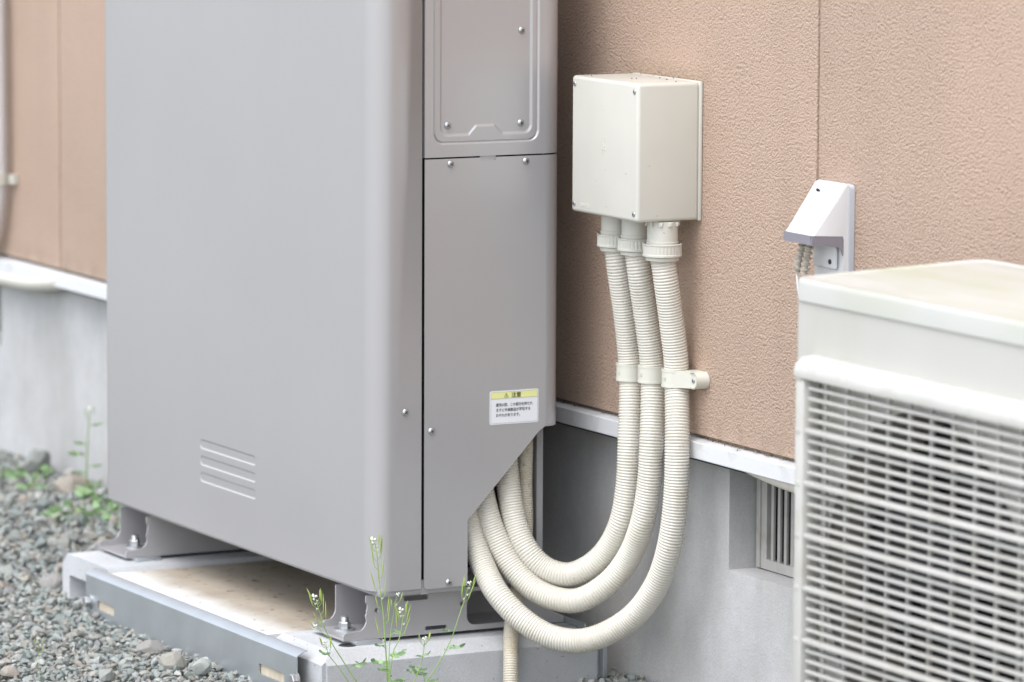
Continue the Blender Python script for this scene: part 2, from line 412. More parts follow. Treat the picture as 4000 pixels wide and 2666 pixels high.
def gravel_mesh(spots):
    Vs, Fs, Ts = [], [], []; k = 0
    for x, y, z, s, t in spots:
        V, F = HULLS[int(rng.integers(len(HULLS)))]
        A = rotm(rng.normal(size=4)*np.array([1.6, .5, .5, 1.2])); Vs.append((V*s) @ A.T+np.array([x, y, z])); Fs.append(F+k); Ts.append(np.full(len(V), t)); k += len(V)
    V = np.concatenate(Vs); F = np.concatenate(Fs); T = np.concatenate(Ts)
    me = bpy.data.meshes.new('gravel'); me.vertices.add(len(V)); me.vertices.foreach_set('co', V.ravel().astype(np.float32))
    me.loops.add(len(F)*3); me.polygons.add(len(F)); me.polygons.foreach_set('loop_start', np.arange(len(F))*3)
    me.loops.foreach_set('vertex_index', F.ravel().astype(np.int32)); me.update(calc_edges=True)
    at = me.attributes.new('tint', 'FLOAT', 'POINT'); at.data.foreach_set('value', T.astype(np.float32))
    me.materials.append(m_gravel); me.shade_flat(); return me
spots = []
def scatter(x0, x1, y0, y1, dens, zlo, zhi, smin, smax):
    dens *= 1.1; smin *= .96; smax *= 1.0
    n = int((x1-x0)*(y1-y0)*dens)
    for x, y in zip(rng.uniform(x0, x1, n), rng.uniform(y0, y1, n)):
        s = smin+(smax-smin)*rng.random()**2.2
        if -1.262 < x < -.22 and -.485 < y < -.07: continue
        spots.append((x, y, ground_h(x, y)+rng.uniform(zlo, zhi), s, rng.random()))
scatter(-3.4, -.15, -1.15, .03, 7500, -.014, -.006, .007, .014)
scatter(-3.4, -.15, -1.15, .03, 5200, -.005, .003, .0055, .0135)
scatter(-3.4, -1.3, -.6, .03, 500, -.002, .006, .013, .024)
scatter(-.15, 1.9, -.95, .03, 5200, -.012, .0, .006, .014)
go = obj('gravel', gravel_mesh(spots)); tag(go, 'grey green crushed stone gravel around the cabinet base', 'gravel', kind='stuff')

# single stones that stand out of the gravel
def rock(name, loc, size, tint, label, seed, squash=.75):
    size *= .8; V, F = rock_hull(46, seed); A = rotm(np.array([1, .15, .1, seed*.37 % 2]))
    me = bpy.data.meshes.new(name); me.from_pydata(((V*size*np.array([1, 1, squash/.55*.75])) @ A.T).tolist(), [], F.tolist())
    at = me.attributes.new('tint', 'FLOAT', 'POINT'); at.data.foreach_set('value', np.full(len(V), tint, np.float32))
    me.materials.append(m_gravel); me.shade_flat(); o = obj(name, me, None, (loc[0], loc[1], loc[2]-size*.18)); return tag(o, label, 'stone')
rock('stone', (-.735, -.560, .012), .033, .70, 'purple grey stone lying against the steel fascia plate', 3)
rock('stone', (-.615, -.575, .012), .034, .60, 'rounded beige stone in the gravel below the steel fascia plate', 5, 1.0)
rock('stone', (-.545, -.557, .014), .024, .40, 'sharp pale stone pointing up beside the steel fascia plate', 8, 1.1)
rock('stone', (-1.345, -.470, .012), .036, .70, 'dark maroon stone behind the far concrete block', 12)
rock('stone', (-2.28, -.052, .018), .060, .93, 'large flat brown stone at the foot of the foundation', 15)
rock('stone', (-.66, -.825, .010), .022, .93, 'reddish brown stone at the left edge of the gravel', 18)
rock('stone', (-.545, -.715, .014), .022, .45, 'pale grey stone standing highest in the near gravel', 21, 1.0)
rock('stone', (-2.50, -.035, .030), .045, .50, 'upright dark grey stone leaning on the foundation', 25, 1.3)

# ------------------------------------------------------------------ house wall
house = thing('house_wall', (0, 0, .404), 'salmon beige stucco textured house wall above the concrete foundation', 'wall')
seams = [-6.0, -4.3, -3.377, -2.452, -1.527, -.602, .323, 1.248, 2.173, 3.1, 4.0]
for a, b in zip(seams[:-1], seams[1:]):
    part('siding_panel', box((a+.0025, 0, .404), (b-.0025, .016, 3.0), .002, 2), m_siding, house)
part('sheathing', box((-6.0, .0165, .36), (4.0, .06, 3.0)), m_dark, house)
tr = bmesh.new()
prism(tr, [(.03, .402), (.0, .397), (-.0105, .3955), (-.012, .394), (-.012, .3715), (-.0105, .370), (.002, .370), (.002, .372), (-.009, .373), (-.009, .392), (.03, .394)], [], 'yz', -6.0, 4.0)
part('drip_trim', tr, m_trim, house, 25)
seal = bmesh.new(); bx(seal, (-6, .006, .400), (4, .030, .4035))
part('seal_strip', seal, m_debris, house, 0)
# bits of leaf litter caught on the trim ledge
deb = []
for i in range(70):
    x = random.choice([random.uniform(.03, .30), random.uniform(-.6, .3)]); p = Vector((x, random.uniform(-.004, .008), .399))
    d = Vector((random.uniform(-1, 1), random.uniform(-.3, .3), random.uniform(-.1, .6))).normalized()*random.uniform(.003, .009)
    deb.append(tube([p, p+d*.5+Vector((0, 0, .001)), p+d], .0007, .0003, 5, .003))
tag(part('leaf_litter', join(deb), m_debris), 'dry leaf litter caught on the white drip trim', 'litter', kind='stuff')

# foundation: mortar faced plinth with two vent recesses
fnd = thing('foundation_wall', (0, .03, -.05), 'grey mortar faced concrete foundation under the siding', 'foundation')
RX = [(-3.3, -2.832), (.037, .47)]
xs = [-6.0, RX[0][0], RX[0][1], RX[1][0], RX[1][1], 4.0]
bm = bmesh.new()
outer = [(-6, -.2), (4, -.2), (4, .40), (-6, .40)]
prism(bm, outer, [[(a, .207), (b, .207), (b, .385), (a, .385)] for a, b in RX], 'xz', .03, .098)
bmesh.ops.bevel(bm, geom=[e for e in bm.edges if all(abs(v.co.y-.03) < 1e-5 for v in e.verts) and any(abs(v.co.x-x) < 1e-4 for x in xs[1:5] for v in e.verts) and len(e.link_faces) == 2 and e.calc_face_angle(0) > 1], offset=.003, segments=2, affect='EDGES')
part('plinth', bm, m_found, fnd, 30)
part('plinth_core', box((-6, .0985, -.2), (4, .3, .40)), m_dark, fnd, 0)
for a, b in RX:
    bm = bmesh.new(); ya = .074
    prism(bm, [(a+.004, .209), (b-.004, .209), (b-.004, .39), (a+.004, .39)], [[(a+.034, .224), (b-.034, .224), (b-.034, .378), (a+.034, .378)]], 'xz', ya, ya+.012)
    bx(bm, (a+.016, ya-.003, .21), (a+.019, ya, .389))
    vg = part('vent_grille', bm, m_vent, fnd)
    sm = bpy.data.meshes.new('slat'); t_ = box((-.0037, 0, .222), (.0037, .005, .38), .0012); t_.to_mesh(sm); t_.free(); finish(sm, m_vent)
    x = a+.034+.0125
    while x < b-.036:
        inst('slat', sm, vg, Matrix.Translation((x, ya+.0015, 0))); x += .0187
    part('insect_screen', box((a+.02, ya+.018, .215), (b-.02, ya+.02, .385)), m_dark, fnd, 0)

# ------------------------------------------------------------------ equipment cabinet
XS, YF, YB, XL, ZB, ZT = -.273, -.400, -.082, -1.307, .156, 1.27
cab = thing('equipment_cabinet', ((XS+XL)/2, (YF+YB)/2, .08), 'tall grey metal outdoor equipment cabinet on short legs beside the house wall', 'cabinet')
RC = .034
# front wrap: left return, front, right return up to the gap
path = [(XL, YB), (XL, YF+RC+.002)]+arc(XL+RC, YF+RC, RC, 180, 270, 12)+[(XL+RC+.002, YF), (-.93, YF), (-.66, YF), (XS-RC-.002, YF)]+arc(XS-RC, YF+RC, RC, 270, 360, 18)+[(XS, YF+RC+.002), (XS, -.3202)]
V, F = [], []
for i, (x, y) in enumerate(path):
    V += [(x, y, ZB), (x, y, .225), (x, y, .318), (x, y, ZT)]
for i in range(len(path)-1):
    hole = abs(path[i][0]+.93) < 1e-6 and abs(path[i+1][0]+.66) < 1e-6
    for k in range(3):
        if hole and k == 1: continue
        F.append((i*4+k, i*4+4+k, i*4+5+k, i*4+1+k))
n0 = len(V)
# folded edge along the gap and the hem along the bottom
for z in (ZB, ZT): V += [(XS-.0010, -.3194, z), (XS-.014, -.3190, z)]
j = (len(path)-1)*4
F += [(j, n0, n0+2, j+3), (n0, n0+1, n0+3, n0+2)]
hem0 = len(V)
for i, (x, y) in enumerate(path):
    cxm, cym = (XS+XL)/2, -.2
    V.append((x+(.012 if x < cxm-.45 else -.012 if x > cxm+.45 else 0), y+(.012 if y < -.36 else 0), ZB+.001))
for i in range(len(path)-1): F.append((i*4, hem0+i, hem0+i+1, (i+1)*4))
fp = part('front_panel', (V, F), m_paint, cab, 40)
def louv(U, Vv):
    h = np.zeros_like(U)
    for k in range(3):
        z0 = .2380+.0265*k; h -= .0011*sstep(sdbox(U, Vv, -.901, z0, -.691, z0+.0135, .0058), .0016)
    return h
part('louver_pressing', field(-.93, -.66, .225, .318, .0011, louv, lambda U, V_, H: (U, YF-H, V_)), m_paint, cab, 60)
# upper side panel with recessed access cover (pressed sheet)
YG = -.3152; YR = -.112
def cover(U, V_):
    so_ = sdbox(U, V_, -.300, .8215, -.126, 1.40, .016)
    si_ = sdbox(U, V_, -.288, .8335, -.137, 1.40, .012)
    bump_h = np.interp(U, [-.2415, -.229, -.199, -.1855], [0, .013, .013, 0])
    si_ = np.maximum(si_, (.8335+bump_h-V_)*.92)
    h = -.0022*sstep(so_, .0030)-.0020*sstep(si_, .0045)
    return h-.0022*np.exp(-((so_+.0012)/.0007)**2)*(.35+.65*((U < -.25) | (V_ < .829)))
part('upper_side_panel', join([
    field(YG, -.118, .8012, 1.06, .0010, cover, lambda U, V_, H: (XS+H, U, V_)),
    field(YG, -.118, 1.06, ZT, .004, cover, lambda U, V_, H: (XS+H, U, V_)),
    ([(XS, -.118, z) for z in (.8012, ZT)]+[p for q in [(XS, YR-.002)]+arc(XS-.03, YR, .03, 0, 90, 14)+[(XS-.032, YB)] for p in ((q[0], q[1], .8012), (q[0], q[1], ZT))]+[(XS-.2, YB, .8012), (XS-.2, YB, ZT)],
     [(2*i, 2*i+2, 2*i+3, 2*i+1) for i in range(18)]),
    ([(XS, YG, .8012), (XS, YG, ZT), (XS-.014, YG, .8012), (XS-.014, YG, ZT)], [(0, 1, 3, 2)]),
    ([(XS, YG, .8012), (XS, YR, .8012), (XS-.012, YG, .8015), (XS-.012, YR, .8015)], [(0, 1, 3, 2)]),
]), m_paint, cab, 40)
# lower side panel with the cut corner where the conduits leave
ZS = .7988
lp = [(YG, .1555+.006)]+[(YG+.0015, .1560), (YG+.006, .1545), (-.2425, .1640-.0085), (-.2425, .254), (-.1225, .3815), (-.1185, .3848), (-.114, .3872), (YR, .3885), (YR, ZS),
      (-.1975, ZS), (-.1975, ZS-.0050), (-.2215, ZS-.0050), (-.2215, ZS), (YG, ZS)]
bm = prism(bmesh.new(), lp, [], 'yz', XS-.0014, XS)
part('lower_side_panel', bm, m_paint, cab, 30)
ao, ai = arc(XS-.03, YR, .03, 0, 90, 14)+[(XS-.032, YB)], arc(XS-.03, YR, .0286, 0, 90, 14)+[(XS-.032, YB-.0014)]
ao.append((XS-.2, YB)); ai.append((XS-.2, YB-.0014))
V = [(x, y, z) for z in (.3885, ZS) for x, y in ao]+[(x, y, z) for z in (.3885, ZS) for x, y in ai]; k = len(ao)
F = []
for i in range(k-1):
    F += [(i, i+1, k+i+1, k+i), (2*k+i, 3*k+i, 3*k+i+1, 2*k+i+1), (i, 2*k+i, 2*k+i+1, i+1), (k+i, k+i+1, 3*k+i+1, 3*k+i)]
part('rear_corner', (V, F), m_paint, cab, 40)
part('notch_plate', box((XS-.004, -.2225, ZS-.008), (XS-.0022, -.1965, ZS+.003)), m_paint, cab, 0)
part('gap_foot', box((XS-.006, -.3188, .147), (XS-.0026, -.3080, .1690)), m_paint_in, cab, 0)
part('roof_panel', box((XL, YF, ZT), (XS, YB, ZT+.02), .008), m_paint, cab)
core = bmesh.new(); bx(core, (XL+.008, YF+.008, ZB+.012), (-.350, YB-.02, ZT-.01)); bx(core, (-.350, YF+.05, .42), (XS-.016, YB-.03, ZT-.01))
bx(core, (-.352, YF+.05, ZB+.012), (XS-.016, -.256, .425))
part('inner_case', core, m_dark, cab, 0)
part('rear_post', join([(lambda b: b)(([(x, y, z) for z in (.086, 1.2) for x, y in ((-.330, -.104), (-.314, -.104), (-.314, -.0935), (-.330, -.0935))], [(0, 1, 2, 3), (4, 7, 6, 5), (0, 4, 5, 1), (1, 5, 6, 2), (2, 6, 7, 3), (3, 7, 4, 0)]))]), m_paint_in, cab, 0)
part('back_panel', box((XL+.01, -.1, .14), (-.334, -.0985, ZT)), m_paint_in, cab, 0)
part('base_pan', box((XL+.012, YF+.012, .1465), (XS-.0022, -.2480, .160), .004), m_paint_in, cab)
for y, z in ((-.153, .986), (-.276, .848), (-.154, .848)): put_screw(cab, FX, (XS-.0041, y, z))
for y, z in ((-.273, .791), (-.147, .791), (-.347, .424), (-.304, .393), (-.274, .1625)): put_screw(cab, FX, (XS+.0001, y, z))
# warning label
lab = part('warning_label', prism(bmesh.new(), rrect(-.2062, .3960, -.1236, .4468, .0032), [], 'yz', XS+.0001, XS+.0004), m_paper, cab, 0)
lab['label'] = 'white caution sticker with yellow header and Japanese text'
part('label_header', prism(bmesh.new(), [(-.2042, .4352), (-.1256, .4352)]+arc(-.1278, .4426, .0022, 0, 90, 4)+arc(-.2020, .4426, .0022, 90, 180, 4), [], 'yz', XS+.0004, XS+.0006), m_yellow, lab, 0)
part('label_border', prism(prism(bmesh.new(), rrect(-.2045, .3978, -.1253, .4451, .0025), [rrect(-.2042, .3981, -.1256, .4448, .0022)], 'yz', XS+.0006, XS+.0008), [(-.2042, .4350), (-.1256, .4350), (-.1256, .4353), (-.2042, .4353)], [], 'yz', XS+.0006, XS+.0008), m_line, lab, 0)
txt = [xform(text_mesh('注意', .0085, bold=.00012), FX((XS+.0009, -.1700, .4366)))]
for i, s in enumerate(('運搬の際、この部分を持たれ', 'ますと外装部品が変形する', 'おそれがあります。')):
    g = text_mesh(s, .0056, bold=.00008); wmax = max(v[0] for v in g[0]); want = (.0625, .0585, .0410)[i]
    txt.append(xform(g, FX((XS+.0009, -.1962, .4235-.0078*i)) @ Matrix.Diagonal((want/wmax, 1, 1, 1))))
part('label_lettering', join(txt), m_ink, lab, 0)
tri = prism(bmesh.new(), [(-.1820, .4366), (-.1746, .4366), (-.1783, .4432)], [[(-.1813, .43705), (-.1753, .43705), (-.1783, .4422)]], 'yz', XS+.0007, XS+.0009)
bx(tri, (XS+.0007, -.17860, .4388), (XS+.0009, -.17800, .4410)); bx(tri, (XS+.0007, -.17860, .43765), (XS+.0009, -.17800, .4383))
part('warning_triangle', tri, m_ink, lab, 0)

# legs: two channels running front to back
def leg(x0, x1, holes):
    low = arc(-.4145, .1110, .0190, 0, -62, 8)+[(-.424, .0918)]+arc(-.4290, .0870, .0052, 75, 180, 6)+[(-.4345, .0806)]
    plain = [(-.3955, .1465)]+low
    notch = [(-.397, .1465), (-.397, .1360), (-.3945, .1335), (-.3945, .1265), (-.3958, .1240), (-.3958, .1190), (-.3975, .1165)]+low[1:]
    tail = [(-.062, .0806), (-.062, .090), (-.080, .098), (-.095, .108), (-.098, .1465)]
    bm = bmesh.new()
    prism(bm, notch+tail, holes, 'yz', x1-.003, x1); prism(bm, plain+tail, [], 'yz', x0, x0+.003)
    bx(bm, (x0+.0031, -.4342, .0808), (x1-.0031, -.0622, .0842))
    l = part('leg_channel', bm, m_paint, cab, 30)
    part('foot_pad', box((x0-.004, -.420, .0752), (x1+.012, -.375, .0803), .001), m_galv, l)
    return l
hol = [rrect(-.334, .1335, -.293, .1440, .0030), arc(-.3795, .1235, .0036, 0, 345, 14), rrect(-.298, .0865, -.262, .0925, .002), arc(-.2365, .1225, .0032, 0, 345, 14), rrect(-.228, .0885, -.135, .1400, .014)]
legR = leg(-.413, -.303, hol); legL = leg(-1.240, -1.125, [])
legR['label'] = 'grey channel leg with slots under the near end'; legL['label'] = 'grey channel leg under the far end'
for x, y in ((-.374, -.398), (-1.202, -.385)): inst('anchor_bolt', BOLT, cab, Matrix.Translation((x, y, .0842)))

# ------------------------------------------------------------------ concrete blocks, tray and fascia
def block(name, x0, x1, label):
    bm = box((x0, -.490, -.045), (x1, -.024, .0750))
    top = [e for e in bm.edges if all(v.co.z > .07 for v in e.verts)]
    bmesh.ops.bevel(bm, geom=top, offset=.019, segments=1, affect='EDGES')
    vert = [e for e in bm.edges if abs(e.verts[0].co.z-e.verts[1].co.z) > .05]
    bmesh.ops.bevel(bm, geom=vert, offset=.006, segments=2, affect='EDGES')
    o = part(name, bm, m_block, None, 30); return o
b1 = block('concrete_block', -.455, -.2545, ''); part('lifting_hole', xform(lathe([(.0135, 0), (.0135, .0004)], 24), Matrix.Translation((-.300, -.4290, .0751))), m_dark, b1)
tag(b1, 'grey concrete block under the near leg, beside the flowering weeds', 'block', 'concrete blocks carrying the cabinet')
# far block has a hand hole in its front end
bm = bmesh.new()
prism(bm, [(-1.266, -.045), (-1.06, -.045), (-1.06, .055), (-1.078, .0750), (-1.244, .0750), (-1.266, .055)], [rrect(-1.236, .0, -1.09, .040, .004)], 'xz', -.488, -.440)
bx(bm, (-1.2655, -.4398, -.045), (-1.0605, -.062, .0548)); prism(bm, [(-1.266, .0549), (-1.06, .0549), (-1.078, .0750), (-1.244, .0750)], [], 'xz', -.4398, -.075)
b2 = part('concrete_block', bm, m_block, None, 30); tag(b2, 'pale concrete block with a hand hole under the far leg', 'block', 'concrete blocks carrying the cabinet')
tray = thing('base_tray', (-.70, -.30, .0), 'galvanised steel base tray with a bolted fascia plate between the two blocks', 'tray')
TX0, TX1 = -1.108, -.302
slots = [rrect(-1.062, .012, -.992, .0275, .003), rrect(-.436, .016, -.345, .0315, .003)]
bm = prism(bmesh.new(), [(TX0, -.05), (TX1, -.05), (TX1, .0635), (TX0, .0635)], slots, 'xz', -.512, -.510)
prism(bm, [(-.512, .0635), (-.5105, .0655), (-.498, .0722), (-.494, .0722), (-.494, .0708), (-.4985, .0708), (-.510, .0640), (-.510, .0635)], [], 'yz', TX0, TX1)
fa = part('fascia_plate', bm, m_galv, tray, 30); fa['label'] = 'bare galvanised steel fascia plate with two slots'
part('slot_backing', box((TX0+.02, -.5085, -.02), (TX1-.02, -.5025, .045)), M('dry_wood', (.52, .46, .36), .8, 0, .15, 40, (1, 1, .2)), tray, 0)
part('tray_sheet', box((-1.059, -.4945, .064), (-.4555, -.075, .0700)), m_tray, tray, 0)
part('rear_angle', join([(lambda q: q)(([(x, y, z) for x in (-1.06, -.240) for y, z in ((-.0605, .060), (-.0605, .088), (-.0575, .088), (-.0575, .060))], [(0, 1, 2, 3), (4, 7, 6, 5), (0, 4, 5, 1), (1, 5, 6, 2), (2, 6, 7, 3), (3, 7, 4, 0)]))]), m_galv, tray, 0)
inst('rear_bracket', (lambda me, b: (b.to_mesh(me), b.free(), finish(me, m_galv))[2])(bpy.data.meshes.new('rear_bracket'), box((-.30, -.105, .0752), (-.262, -.0615, .0800), .001)), tray, Matrix())
part('rear_fascia', box((-1.2, -.0235, -.05), (-.247, -.0165, .056), .001), m_galv, tray, 0)
for x, z in ((-1.092, .0205), (-.300, .030)): inst('hex_bolt', BOLT_PLAIN, tray, FY((x, -.5122, z)))

# ------------------------------------------------------------------ junction box
jb = thing('junction_box', (-.1, -.053, .722), 'square cream plastic junction box screwed to the siding above three conduits', 'junction box')
part('box_body', box((-.2018, -.0064, .7202), (.0018, -.0006, .9238), .0018, 2), m_cream, jb)
lid = part('box_lid', box((-.2010, -.1085, .7210), (.0010, -.0058, .9230), .0055, 4), m_cream, jb)
for x in (-.191, -.009):
    for z in (.733, .911):
        inst('lid_screw', SCREW_S, jb, FY((x, -.1086, z)))
em = [xform(text_mesh('200×200', .0085, .00025), FY((-.174, -.1087, .7300)))]
def stroke(x0, z0, x1, z1, w_=.0010):
    d = Vector((x1-x0, z1-z0)).normalized(); n = Vector((-d.y, d.x))*w_/2
    return [(x0+n.x, z0+n.y), (x1+n.x, z1+n.y), (x1-n.x, z1-n.y), (x0-n.x, z0-n.y)]
mk = bmesh.new()
for q in ((-.108, .8335, -.096, .8335), (-.1065, .8365, -.0975, .8365), (-.106, .8325, -.0965, .8195), (-.110, .8210, -.0965, .8195), (-.103, .8240, -.103, .8120)): prism(mk, stroke(*q), [], 'xz', -.1090, -.1083)
part('up_mark', mk, m_cream, lid, 0); part('size_lettering', join(em), m_cream, lid, 0)

dg_ = []
for i in range(9):
    x = random.uniform(-.19, -.01); y = random.choice([random.uniform(-.03, -.004), random.uniform(-.10, -.004)])
    dg_.append(xform(lathe([(.0004, 0), (.0009, .0004), (.0006, .0009)], 6), Matrix.Translation((x, y, .9231)) @ Matrix.Diagonal((random.uniform(.5, 1.6), random.uniform(.5, 2.2), 1, 1))))
tag(part('insect_droppings', join(dg_), m_ink), 'small dark specks scattered on top of the junction box', 'specks', kind='stuff')

# ------------------------------------------------------------------ conduits with connectors and clamps
C1 = [(-0.1633,-0.0530,0.6764), (-0.1600,-0.0500,0.6410), (-0.1645,-0.0360,0.5745), (-0.1682,-0.0260,0.5147), (-0.1659,-0.0240,0.4788), (-0.1579,-0.0280,0.4309), (-0.1502,-0.0340,0.3732), (-0.1493,-0.0370,0.3144), (-0.1580,-0.0430,0.2551), (-0.1850,-0.0522,0.2080), (-0.2050,-0.0746,0.1801), (-0.2250,-0.0986,0.1682), (-0.2500,-0.1247,0.1770), (-0.2700,-0.1455,0.2054), (-0.2900,-0.1545,0.2463), (-0.3050,-0.1588,0.3076), (-0.3100,-0.1609,0.3602), (-0.3100,-0.1627,0.4200)]
C2 = [(-0.1007,-0.0530,0.6759), (-0.0965,-0.0500,0.6408), (-0.1006,-0.0360,0.5749), (-0.1017,-0.0260,0.5158), (-0.0995,-0.0240,0.4854), (-0.0916,-0.0280,0.4392), (-0.0838,-0.0340,0.3819), (-0.0859,-0.0360,0.3231), (-0.0990,-0.0400,0.2605), (-0.1350,-0.0461,0.1987), (-0.1600,-0.0692,0.1590), (-0.1900,-0.1031,0.1343), (-0.2350,-0.1399,0.1426), (-0.2700,-0.1661,0.1750), (-0.2950,-0.1866,0.2279), (-0.3050,-0.1986,0.2771), (-0.3100,-0.2051,0.3233), (-0.3100,-0.2083,0.3897)]
C3 = [(-0.0222,-0.0530,0.6771), (-0.0205,-0.0480,0.6355), (-0.0251,-0.0350,0.5702), (-0.0271,-0.0260,0.5180), (-0.0275,-0.0240,0.4869), (-0.0185,-0.0280,0.4483), (-0.0069,-0.0340,0.3921), (-0.0059,-0.0360,0.3149), (-0.0150,-0.0400,0.2436), (-0.0450,-0.0457,0.1766), (-0.0900,-0.0666,0.1187), (-0.1380,-0.1139,0.0837), (-0.1780,-0.1514,0.0860), (-0.2150,-0.1835,0.1109), (-0.2500,-0.2058,0.1467), (-0.2830,-0.2110,0.1817), (-0.3020,-0.2198,0.2226), (-0.3080,-0.2279,0.2588), (-0.3100,-0.2330,0.3053), (-0.3100,-0.2362,0.3782)]
C4 = [(-0.3180,-0.1213,0.4099), (-0.3180,-0.1212,0.3513), (-0.3150,-0.1237,0.2885), (-0.3100,-0.1246,0.2386), (-0.3020,-0.1330,0.1796), (-0.2880,-0.1512,0.1291), (-0.2580,-0.1756,0.0853), (-0.2380,-0.1870,0.0517), (-0.2250,-0.1936,0.0120), (-0.2150,-0.1982,-0.0336)]
def connector(r, big):
    nose = lathe([(r*.98, .0), (r*.98, -.012)], 32)
    bodyg = lathe([(r+.0032, .0), (r+.0032, -.030), (r+.0045, -.0305), (r+.0045, -.036)], 32)
    lugs = []
    if big:
        for k in range(10):
            a = 2*math.pi*k/10; b = box((r+.002, -.003, -.0075), (r+.0062, .003, -.0005), .001)
            b.transform(Matrix.Rotation(a, 4, 'Z')); lugs.append(([tuple(v.co) for v in b.verts], [[v.index for v in f.verts] for f in b.faces])); b.verts.index_update(); b.free()
    # ribbed nut
    n = 96; V, F = [], []
    prof = [(.0, -.033), (1, -.0338), (1, -.0352), (2, -.0362), (2, -.0480), (1, -.0490), (1, -.0515), (.0, -.0530), (-.3, -.0532), (-.3, -.0580), (-1, -.0585)]
    for q, z in prof:
        for i in range(n):
            a = 2*math.pi*i/n
            rr = r+.0095 if q == 1 else r+.0090-(.0007 if i % 3 == 0 else 0) if q == 2 else r+.0068 if q == 0 else r+.0048 if q == -.3 else r-.001
            V.append((rr*math.cos(a), rr*math.sin(a), z))
    for k in range(len(prof)-1):
        for i in range(n): F.append((k*n+i, (k+1)*n+i, (k+1)*n+(i+1) % n, k*n+(i+1) % n))
    return join([bodyg]+lugs), (V, F)
cl_names = [('junction_conduit', 'cream corrugated conduit nearest the cabinet, making the innermost loop', C1, 0), ('junction_conduit', 'middle cream corrugated conduit of the three under the junction box', C2, 0), ('junction_conduit', 'outermost cream corrugated conduit, hanging lowest of the three loops', C3, 1)]
for (nm, lb, pts, big), zc in zip(cl_names, (.4795, .4845, .4870)):
    top = Vector((pts[0][0], pts[0][1], .7203))
    c = thing('flexible_conduit', top, lb, 'conduit', 'corrugated conduits below the junction box')
    dz = .0 if big else .004
    p0 = (pts[0][0], pts[0][1], .668+dz)
    part('corrugated_tube', corrugated([p0]+[p for p in pts[1:]], .0187), m_tube, c, 50)
    bod, nut = connector(.0187 if not big else .0195, big)
    cn = part('connector_body', xform(bod, Matrix.Translation(top+Vector((0, 0, dz-.001 if not big else 0)))), m_cream, c)
    part('ribbed_nut', xform(nut, Matrix.Translation(top+Vector((0, 0, dz-.003 if not big else 0)))), m_cream, c, 25)
    # saddle clamp round the tube, fixed to the siding
    C, s = spline(pts, .002); i = int(np.argmin(np.abs(C[:, 2]-zc)+(np.arange(len(C)) > len(C)//2)*9)); q = Vector(C[i])
    k = thing('saddle_clamp', (q.x, 0, zc), {0: 'cream saddle clamp on the conduit nearest the cabinet', 1: 'cream saddle clamp on the middle conduit', 2: 'cream saddle clamp with a visible screw tab on the outermost conduit'}[(C1, C2, C3).index(pts)], 'clamp', 'saddle clamps holding the conduits')
    ri, ro, hz = .0190, .0222, .0125
    bandp = [(q.x+ro*math.cos(R(a)), q.y+ro*math.sin(R(a))) for a in np.linspace(150, 372, 30)]
    bandi = [(q.x+ri*math.cos(R(a)), q.y+ri*math.sin(R(a))) for a in np.linspace(372, 150, 30)]
    part('clamp_band', prism(bmesh.new(), bandp+bandi, [], 'xy', zc-hz, zc+hz), m_clamp, k, 40)
    for z in (zc-hz, zc+hz-.0022):
        part('clamp_rim', prism(bmesh.new(), [(q.x+(ro+.0006)*math.cos(R(a)), q.y+(ro+.0006)*math.sin(R(a))) for a in np.linspace(150, 368, 30)]+[(q.x+(ro-.0006)*math.cos(R(a)), q.y+(ro-.0006)*math.sin(R(a))) for a in np.linspace(368, 150, 30)], [], 'xy', z-.0004, z+.0026), m_clamp, k, 40)
    x0 = q.x+ro-.0015
    if big: part('clamp_web', prism(bmesh.new(), [(q.x+ro*.77, q.y-ro*.64), (x0+.016, -.0197), (x0+.016, -.004), (q.x+ro*.98, -.004)], [], 'xy', zc-hz+.0004, zc+hz-.0004), m_clamp, k, 20)
    tabp = [(x0-.004, zc-hz), ]+arc(x0+.0235, zc, hz, -90, 90, 12)+[(x0-.004, zc+hz)]
    tab = part('screw_tab', prism(bmesh.new(), tabp, [], 'xz', -.0195 if big else -.008, -.0005), m_clamp, k, 40)
    rim = prism(bmesh.new(), [(x0+.012, zc-hz)]+arc(x0+.0235, zc, hz, -90, 90, 12)+[(x0+.012, zc+hz)], [[(x0+.012, zc-hz+.0022)]+arc(x0+.0235, zc, hz-.0022, -90, 90, 12)+[(x0+.012, zc+hz-.0022)]], 'xz', -.0215, -.0195)
    if big: part('tab_rim', rim, m_clamp, k, 40)
    else: rim.free()
    put_screw(k, FY, (x0+.0215, -.0197 if big else -.0082, zc), SCREW_S)
    part('size_mark', xform(text_mesh('28', .008, .0002), FY((q.x-.002, q.y-ro-.0001, zc-.003))), m_clamp, k, 0)
dr = part('drain_conduit', corrugated(C4, .0118, .0036, .0015, 22), m_tube_old); tag(dr, 'thin yellowed corrugated conduit running down in front of the near concrete block', 'conduit')

# conduits under the drip trim
tag(part('trim_conduit', corrugated([(.05, .006, .388), (.10, .008, .380), (.155, .010, .3715), (.25, .010, .3645), (.40, .010, .361), (.9, .010, .360), (1.7, .010, .360)], .0115, .0040, .001, 18), m_tube), 'cream corrugated conduit tucked under the trim above the vent', 'conduit')
tag(part('trim_pipe', tube([(-2.42, .004, .385), (-2.50, .000, .372), (-2.60, -.002, .362), (-2.72, -.003, .3580), (-3.2, -.003, .3570)], .0150, .0150, 16, .01), m_cream), 'smooth cream pipe bending under the trim at the far left', 'pipe')
wp = thing('wall_hose', (-2.69, -.03, .50), 'white ribbed hose clipped to the siding at the far left edge', 'hose')
part('ribbed_tube', corrugated([(-2.704, -.028, 1.6), (-2.703, -.028, .95), (-2.701, -.028, .60), (-2.704, -.028, .54), (-2.716, -.028, .49), (-2.742, -.028, .44), (-2.79, -.028, .41)], .0180, .0062, .0016, 20), m_white, wp, 50)
